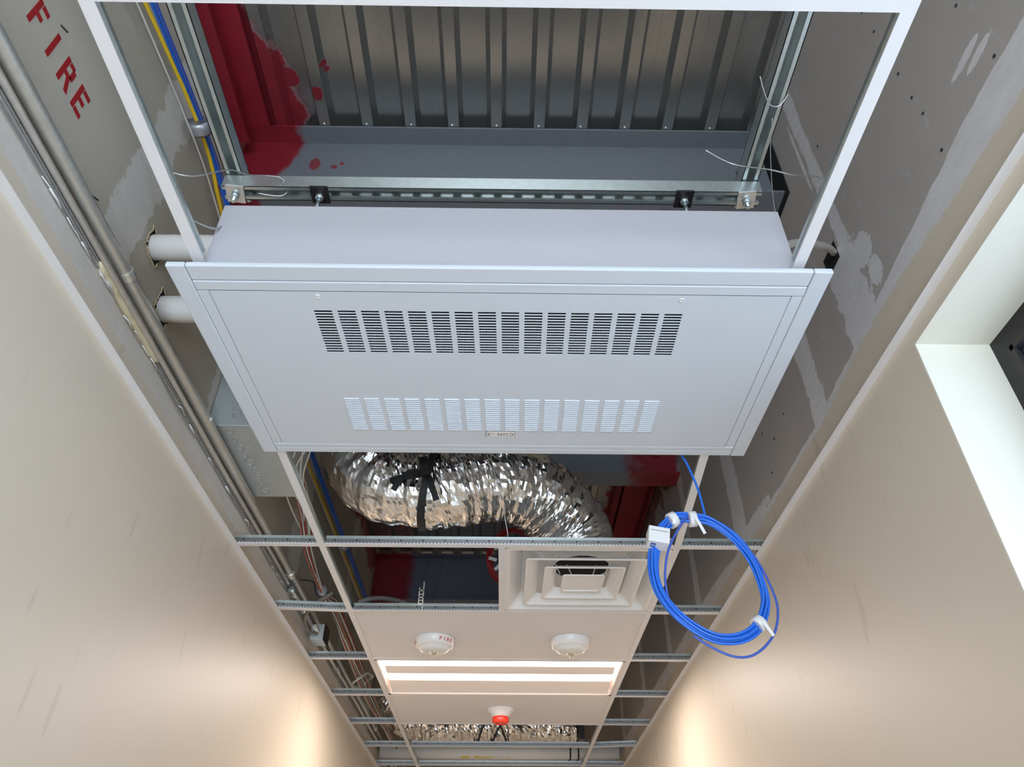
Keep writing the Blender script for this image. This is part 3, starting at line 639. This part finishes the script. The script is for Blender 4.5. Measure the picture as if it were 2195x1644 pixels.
# ------------------------------------------------------------------ foil flex ducts
def duct(label, path, rfun, seed, loc, step=.0055, n=60, amp=1.0):
    rng = random.Random(int(seed*10))
    P = [Vector(p) for p in smooth(path, 60)]
    Q = [P[0]]
    for p in P[1:]:
        if (p-Q[-1]).length >= step: Q.append(p)
    R = []; upv = Vector((0, 0, 1)); m = len(Q); s = 0
    for i, p in enumerate(Q):
        a = Q[max(0, i-1)]; b = Q[min(m-1, i+1)]; tt = (b-a).normalized(); upv = (upv-tt*upv.dot(tt)).normalized(); sd = tt.cross(upv); s += step; ring = []
        bend = 1
        for j in range(n):
            th = 2*PI*j/n; cx, sx = math.cos(th), math.sin(th)
            v = Vector((s*46+seed, cx*2.2, sx*2.2)); w1 = noise.noise(v)
            v = Vector((s*16+seed, cx*3.2, sx*3.2)); w2 = abs(noise.noise(v))
            v = Vector((s*110+seed, cx*7, sx*7)); w3 = noise.noise(v)
            r = rfun(i/(m-1))+amp*(.0050*w1-.0085*w2+.0028*w3+.0035*math.sin(s*2*PI/.045+2*w1)+rng.uniform(-.0011, .0011))
            ring.append(p+(upv*cx+sd*sx)*r)
        R.append(ring)
    t = thing('foil_duct', label, 'air duct', loc); MB().rings(R, sm=False).build('foil_jacket', 'foil', t); return t
d1 = duct('large crumpled silver foil duct curving down onto the square diffuser', [(-.575, 2.50, 1.98), (-.575, 2.50, 1.75), (-.56, 2.47, 1.55), (-.47, 2.45, 1.43), (-.33, 2.45, 1.395), (-.2, 2.45, 1.405), (-.04, 2.46, 1.435), (.10, 2.50, 1.425), (.20, 2.56, 1.37), (.27, 2.62, 1.29), (.29, 2.64, 1.20)], lambda t_: .148-.012*math.exp(-((t_-.44)/.03)**2), 3.1, (-.2, 2.45, 1.25))
# black strap: band round the duct and a bow with two tails
sb = MB(); R = []
for j in range(49):
    a = 2*PI*j/48; c = Vector((-.275, 2.45, 1.402)); rr_ = .157
    o = Vector((0, math.cos(a), math.sin(a)))*rr_; ln = Vector((1, 0, 0))
    R.append([c+o+ln*(-.014)+Vector((.03*math.sin(a), 0, 0)), c+o*1.02+ln*(-.014)+Vector((.03*math.sin(a), 0, 0)), c+o*1.02+ln*.014+Vector((.03*math.sin(a), 0, 0)), c+o+ln*.014+Vector((.03*math.sin(a), 0, 0))])
sb.rings(R, caps=False, sm=False)
def ribbon(mb, pts, wdt, side):
    P = smooth(pts, 6); R = []
    for i, p in enumerate(P):
        tt = (P[min(len(P)-1, i+1)]-P[max(0, i-1)]).normalized(); nn = Vector(side).normalized(); wv = tt.cross(nn).normalized()*wdt/2
        R.append([p-wv, p+wv, p+wv+nn*.0015, p-wv+nn*.0015])
    mb.rings(R, sm=False)
sb.build('strap_band', 'black', d1)
bw = MB(); K = Vector((-.288, 2.283, 1.367)); N = (0, -1, -.2)
ribbon(bw, [K, K+Vector((-.05, -.012, -.004)), K+Vector((-.085, -.01, -.035)), K+Vector((-.105, 0, -.07))], .022, N)
ribbon(bw, [K, K+Vector((-.04, -.015, -.022)), K+Vector((-.08, -.012, -.024)), K+Vector((-.12, -.005, -.034))], .020, N)
ribbon(bw, [K, K+Vector((.02, -.01, -.03)), K+Vector((.035, -.008, -.07)), K+Vector((.05, 0, -.108))], .022, N)
ribbon(bw, [K+Vector((-.01, 0, .07)), K+Vector((-.005, -.01, .03)), K], .03, N)
bw.obox(K+Vector((0, -.006, 0)), (1, 0, 0), (0, 1, 0), (0, 0, 1), .016, .008, .012)
bw.build('strap_bow', 'black', d1)
d2 = duct('second foil duct lying across the far bay beyond the red sounder', [(-.80, 5.50, 1.50), (-.72, 5.52, 1.35), (-.60, 5.55, 1.30), (-.40, 5.56, 1.288), (-.1, 5.56, 1.292), (.3, 5.56, 1.285), (.52, 5.56, 1.28)], lambda t_: .118+(.006 if .3 < t_ < .36 else 0), 9.7, (-.1, 5.56, 1.17), .008, 48, 1.6)
for x, q in ((-.12, .05), (-.03, -.06), (.0, .07)):
    mb = MB(); R = []
    for j in range(33):
        a = 2*PI*j/32; o = Vector((q*math.sin(a), math.cos(a)*.126, math.sin(a)*.126)); c = Vector((x, 5.56, 1.29))
        R.append([c+o+Vector((-.007, 0, 0)), c+o*1.02+Vector((-.007, 0, 0)), c+o*1.02+Vector((.007, 0, 0)), c+o+Vector((.007, 0, 0))])
    mb.rings(R, caps=False, sm=False).build('strap_band', 'black', d2)
MB().box(.52, .56, 5.42, 5.70, 1.17, 1.45).build('end_collar', 'darksteel', d2)
# white insulated pipes beyond
def xpipe(y, z, r, x0, x1, label, tape):
    t = thing('insulated_pipe', label, 'pipe', ((x0+x1)/2, y, z)); MB().tube([(x0, y, z), ((x0+x1)/2, y, z-.004), (x1, y, z)], r, 20).build('wrap', 'wrap', t)
    if tape:
        R = []
        for (a, b) in ((-.30, -.24), (-.21, .06)):
            R = []
            for j in range(9):
                an = -PI*.62-.35+.35*j/8; R.append([(a, y+(r+.001)*math.cos(an), z-.002+(r+.001)*math.sin(an)), (b, y+(r+.001)*math.cos(an), z-.002+(r+.001)*math.sin(an))])
            mb = MB()
            for j in range(8): mb.poly([R[j][0], R[j][1], R[j+1][1], R[j+1][0]], [(0, 1, 2, 3)])
            mb.build('pipe_marker', 'yellowtape', t)
    for x in (.50, .56): MB().tube([(x, y+(r+.004)*math.cos(2*PI*j/16), z+(r+.004)*math.sin(2*PI*j/16)) for j in range(16)], .006, 5, closed=True).build('band', 'black', t)
    return t
xpipe(5.98, 1.205, .052, -.90, .86, 'nearer white insulated pipe with yellow marker crossing the far bay', True)
xpipe(6.16, 1.20, .045, -.90, .86, 'farther white insulated pipe crossing behind the marked one', False)

# ------------------------------------------------------------------ diffuser
df = thing('air_diffuser', 'white square air diffuser with nested rings, right of the open bay', 'air diffuser', (.293, 2.64, H))
cx, cy = .293, 2.641
def sq(h, z, ex=0): return [(cx-h, cy-h, z), (cx+h, cy-h, z), (cx+h, cy+h, z), (cx-h, cy+h, z)]
def rsq(h, z, r=.012):
    out = []
    for (sx, sy, a0) in ((1, 1, 0), (-1, 1, PI/2), (-1, -1, PI), (1, -1, 1.5*PI)):
        for q in range(5):
            a = a0+PI/2*q/4; out.append((cx+sx*(h-r)+r*math.cos(a), cy+sy*(h-r)+r*math.sin(a), z))
    return out
bp = MB().rings([rsq(.289, H+.0024), rsq(.289, H+.0014), rsq(.272, H+.0014), rsq(.225, H+.052, .03)], caps=False, sm=False)
nn = 20
circ = [(cx+.108*math.cos(2*PI*j/nn+PI/20), cy+.108*math.sin(2*PI*j/nn+PI/20), H+.060) for j in range(nn)]
circ2 = [(cx+.108*math.cos(2*PI*j/nn+PI/20), cy+.108*math.sin(2*PI*j/nn+PI/20), H+.066) for j in range(nn)]
bp.rings([rsq(.225, H+.052, .03), circ, circ2], caps=False, sm=False)
bp.build('back_pan', 'plastic', df)
MB().lathe((cx, cy, H+.064), [(.108, 0), (.106, .13), (.02, .13)], 28).build('neck', 'void', df)  # duct's inner shade put into the neck's near-black colour
for (h0, z0, h1, z1, nm_) in ((.216, H-.004, .166, H+.024, 'outer_ring'), (.147, H-.004, .100, H+.022, 'middle_ring')):
    MB().rings([rsq(h0-.006, z0+.004), rsq(h0, z0+.002), rsq(h0, z0), rsq(h0-.008, z0-.001), rsq(h0-.014, z0+.004), rsq(h1, z1, .02), rsq(h1, z1+.002, .02), rsq(h0-.012, z0+.007)], caps=False, sm=False).build(nm_, 'plastic', df)
MB().rings([rsq(.078, H-.001), rsq(.078, H-.004), rsq(.070, H-.005), rsq(.052, H+.010, .01)], sm=False).build('centre_ring', 'plastic', df)
MB().lathe((cx, cy, H+.010), [(.006, 0), (.005, -.004)], 10).build('screw', 'zinc', df)
for a, b in (((-.20, -.2), (-.10, -.12)), ((.20, -.2), (.10, -.12)), ((-.11, -.10), (-.085, -.05)), ((.10, -.10), (.08, -.05)), ((-.055, -.045), (-.035, -.02)), ((.05, -.045), (.035, -.02))):
    MB().tube([(cx+a[0]*1.05, cy+a[1]*1.05, H+.050), (cx+b[0], cy+b[1], H+.012)], .002, 6).build('spring_wire', 'plastic', df)

# ------------------------------------------------------------------ troffer light
tr = thing('ceiling_light', 'lit recessed two-lamp ceiling light with warm white lenses', 'light', (-.015, 3.86, H))
x0, x1 = XM[0]+.014, XM[1]-.014; y0, y1 = TY(2)+.014, TY(3)-.014
MB().box(x0, x1, y0, y0+.006, H-.001, H+.004).box(x0, x1, y1-.02, y1, H-.001, H+.004).box(x0, x0+.012, y0, y1, H-.001, H+.004).box(x1-.012, x1, y0, y1, H-.001, H+.004).build('frame', 'reflector', tr)
MB().box(x0, x1, y0, y1, H+.095, H+.10).box(x0, x0+.002, y0, y1, H+.004, H+.095).box(x1-.002, x1, y0, y1, H+.004, H+.095).box(x0, x1, y0, y0+.002, H+.004, H+.095).box(x0, x1, y1-.002, y1, H+.004, H+.095).build('housing', 'reflector', tr)
def slab(ya, yb, za, zb, xa, xb): return MB().poly([(xa, ya, za), (xb, ya, za), (xb, yb, zb), (xa, yb, zb), (xa, ya, za+.003), (xb, ya, za+.003), (xb, yb, zb+.003), (xa, yb, zb+.003)], [(0, 1, 2, 3), (4, 5, 6, 7), (0, 1, 5, 4), (1, 2, 6, 5), (2, 3, 7, 6), (3, 0, 4, 7)])
slab(3.592, 3.694, H+.004, H+.012, x0+.022, x1-.022).build('lens', 'lens', tr); slab(3.806, 3.965, H+.010, H+.022, x0+.022, x1-.022).build('lens', 'lens', tr)
slab(3.696, 3.803, H+.020, H+.008, x0+.03, x1-.03).build('reflector', 'reflector', tr); slab(3.967, 4.128, H+.026, H+.004, x0+.02, x1-.02).build('reflector', 'reflector', tr)
l = area('troffer_lamp', (-.015, 3.80, H-.006), (0, 0, 0), 1.08, .40, 15, (1, .86, .79))
l2 = area('added_warm_fill', (-.015, 8.2, H-.006), (0, 0, 0), 1.1, .45, 4, (1, .86, .78))  # added lamp out of view, warm fill for the far end
t2 = thing('ceiling_light', 'added unseen ceiling light far down the corridor, for warm fill', 'light', (-.015, 8.2, H))
MB().box(XM[0]+.014, XM[1]-.014, 7.85, 8.42, H+.002, H+.02).build('frame', 'reflector', t2); MB().box(XM[0]+.05, XM[1]-.05, 7.9, 8.36, H-.001, H+.002).build('lens', 'lens', t2)  # added fixture that goes with the warm fill

# ------------------------------------------------------------------ detectors and sounder
def detector(x, y, label, lettered):
    t = thing('smoke_detector', label, 'detector', (x, y, H)); z = H+.0022
    MB().lathe((x, y, z), [(.088, 0), (.089, -.004), (.086, -.016), (.080, -.034), (.074, -.038)], 40).build('base', 'plastic', t)
    MB().lathe((x, y, z-.038), [(.074, .001), (.068, -.001), (.062, -.010), (.050, -.016), (.022, -.018)], 40).build('head', 'plastic', t)
    MB().lathe((x, y, z-.056), [(.019, .002), (.019, -.002), (.014, -.004), (.012, -.008)], 20).build('collar', 'nub', t)
    nb = MB().lathe((x, y, z-.064), [(.006, 0), (.006, -.014), (.003, -.019)], 10)
    for a in range(3): nb.tube([(x+.014*math.cos(a*2.1), y+.014*math.sin(a*2.1), z-.06), (x+.010*math.cos(a*2.1), y+.010*math.sin(a*2.1), z-.078)], .0018, 5)
    nb.build('sensor', 'nub', t)
    if lettered:
        mb = MB()
        for base in (-68, 22, 160):
            for i, ch in enumerate('FIRE'):
                a = math.radians(base+i*12.5); o = Vector((math.cos(a), math.sin(a), 0)); R_ = Vector((-math.sin(a), math.cos(a), 0)); U_ = Vector((math.cos(a)*.32, math.sin(a)*.32, 1)).normalized()
                text_mesh(mb, ch, .0205, Vector((x, y, z-.0215))+o*.0855, R_, U_, .0008, bold=.0006)
        mb.build('lettering', 'redink', t)['label'] = 'red letters FIRE round the rim'
detector(-.305, 3.282, 'white ceiling detector with red FIRE letters on its rim', True)
detector(.297, 3.282, 'plain white ceiling detector on the right of the tile', False)
sx, sy = -.012, 4.452; t = thing('alarm_sounder', 'white ceiling sounder with a glossy red ring', 'alarm', (sx, sy, H))
MB().lathe((sx, sy, H+.0022), [(.080, 0), (.080, -.004), (.074, -.010), (.056, -.024), (.048, -.042)], 36).build('base', 'plastic', t)
MB().lathe((sx, sy, H-.040), [(.046, .002), (.047, -.004), (.047, -.020), (.042, -.030), (.030, -.034), (.028, -.030)], 36).build('red_ring', 'red', t)

# ------------------------------------------------------------------ blue cable coil
bc = thing('cable_coil', 'coil of bright blue cable hanging behind the heater with a white box', 'cable coil', (.50, 1.74, .9))
C = [(.489, .913), (.439, .909), (.399, .866), (.375, .795), (.377, .721), (.407, .662), (.456, .617), (.508, .593), (.564, .596), (.608, .624), (.636, .675), (.641, .723), (.628, .797), (.592, .861), (.539, .903)]
n = len(C); cxm = sum(c[0] for c in C)/n; czm = sum(c[1] for c in C)/n
def loop(k, off, dy, wob): 
    P = []
    for i, (a, b) in enumerate(C):
        v = Vector((a-cxm, 0, b-czm)); v = v*(1+off/.15*1.0)
        th = 2*PI*i/n
        P.append(Vector((cxm+v.x+wob*.5*math.sin(th*2+k), 1.74+dy+.004*math.sin(th+k*1.7), czm+v.z+wob*.5*math.cos(th+k))))
    return P
for k in range(7):
    off = (-.013, -.006, .001, .008, -.009, -.002, .005)[k]; dy = (0, .001, 0, .001, -.006, -.007, -.006)[k]
    MB().tube(smooth(loop(k, off, dy, .006), 8, True), .0033, 8, closed=True).build('cable_loop', 'blue', bc)
MB().tube(smooth([(.60, 1.738, .86), (.636, 1.735, .80), (.659, 1.735, .723), (.663, 1.735, .664), (.640, 1.735, .605), (.592, 1.737, .562), (.545, 1.738, .553), (.494, 1.738, .572), (.45, 1.74, .603)], 10), .0031, 8).build('cable_loop', 'blue2', bc)
MB().tube(smooth([(.49, 1.735, .92), (.468, 1.732, .9), (.431, 1.728, .846), (.409, 1.73, .795), (.399, 1.734, .733), (.404, 1.738, .67)], 10), .0031, 8).build('cable_loop', 'blue2', bc)
MB().tube(smooth([(.47, 1.66, 1.22), (.495, 1.752, 1.13), (.508, 1.757, 1.09), (.522, 1.75, 1.02), (.527, 1.745, .965), (.526, 1.742, .915), (.50, 1.738, .905)], 10), .0032, 8).build('lead', 'blue', bc)
def tie(c, d, tail, r=.021):
    d = Vector(d).normalized(); m_ = MB().lathe(Vector(c)-d*.010, [(r-.003, 0), (r, .001), (r, .019), (r-.003, .02)], 14, d)
    ribbon(m_, [Vector(c)+Vector((0, -r, 0)), Vector(c)+Vector(tail)*.5+Vector((0, -r, 0)), Vector(c)+Vector(tail)+Vector((0, -r*.8, 0))], .008, (0, -1, 0)); m_.build('tie', 'plastic', bc)
tie((.492, 1.737, .908), (1, 0, .1), (.022, 0, -.05)); tie((.440, 1.737, .905), (1, 0, .55), (-.002, 0, -.02)); tie((.612, 1.737, .632), (.75, 0, .65), (.022, 0, -.035), .020)
# surface-mount box on the coil
A = Vector((.985, .02, -.17)).normalized(); B = Vector((.20, .10, .97)); B = (B-A*B.dot(A)).normalized(); Cn = B.cross(A).normalized()   # Cn points away from the viewer
Cn = Cn if Cn.y > 0 else -Cn
bxc = Vector((.392, 1.724, .846))
MB().obox(bxc, A, B, Cn, .027, .0225, .021).build('white_box', 'plastic', bc, bev=.002)
fc = bxc-Cn*.0213; pm_ = MB(); rnd = random.Random(3); xx = -.019
while xx < .018:
    w_ = rnd.uniform(.0012, .003); pm_.obox(fc+A*(xx+w_/2)+B*.010, A, B, Cn, w_/2, .0011, .0002); xx += w_+.0009
for e in (-.021, .021): pm_.obox(fc+A*e+B*.010, A, B, Cn, .0004, .0028, .0002)
pm_.build('box_print', 'greywire', bc)
bl = bxc-B*.0226
MB().obox(bl-A*.012-Cn*.002, A, Cn, B, .0065, .0085, .0003).build('blue_sticker', 'blueink', bc)
MB().obox(bl-A*.012-Cn*.001-B*.0004, A, Cn, B, .0045, .0016, .0003).build('sticker_mark', 'plastic', bc)

# ------------------------------------------------------------------ red alarm cable coil in the open bay
rc = thing('cable_coil', 'dark red alarm cable coil hanging in the open bay beside the diffuser', 'cable coil', (.0, 3.3, 1.5))
for k in range(5):
    MB().tube([(.055+(.115+.006*k)*math.cos(2*PI*j/40), 3.32+.01*math.sin(j+k), 1.52+(.135+.006*k)*math.sin(2*PI*j/40)) for j in range(40)], .004, 6, closed=True).build('cable_loop', 'redwire', rc)
MB().tube(smooth([(.055, 3.32, 1.66), (.06, 3.32, 1.8), (.05, 3.325, 1.965)]), .003, 6).build('lead', 'redwire', rc)
for (x, z, a) in ((-.03, 1.56, .4), (-.055, 1.50, -.3), (-.03, 1.46, .8)):
    MB().obox((x, 3.29, z), (math.cos(a), 0, math.sin(a)), (0, 1, 0), (-math.sin(a), 0, math.cos(a)), .02, .002, .008).build('tag', 'plastic', rc)
for i, pth in enumerate(([(-.55, 3.6, 1.9), (-.2, 3.4, 1.98), (.1, 3.3, 2.1)], [(-.6, 3.7, 1.85), (-.25, 3.5, 1.93), (.05, 3.4, 2.05)], [(-.45, 3.5, 1.95), (-.1, 3.4, 2.02), (.2, 3.35, 2.15)])):
    wire('cable', 'thin red alarm cable crossing behind the foil duct', pth, .0032, 'redwire', 'cable', 8, 'red cables behind the foil duct')
wire('cable', 'sagging red alarm cable below the red coil in the open bay', [(-.18, 3.35, 1.28), (-.1, 3.34, 1.245), (-.02, 3.33, 1.26), (.04, 3.32, 1.30)], .004, 'redwire', 'cable', 8)
for i, (x, y) in enumerate(((-.66, 1.80), (-.64, 1.84), (-.69, 1.86), (-.62, 1.80))):
    wire('cable', 'off-white cable hanging in the gap between junction box and foil duct', [(x, y, 1.75), (x-.01, y+.05, 1.55), (x+.01, y+.18, 1.36), (x-.05-.02*i, y+.42, 1.32), (x-.12, y+.8, 1.34)], .003, 'wirewhite', 'cable', 8, 'off-white cables beside the junction box')

# ------------------------------------------------------------------ lift everything from eye-centred to floor-based heights
for o in COL.objects:
    if o.parent is None: o.location.z += EYE
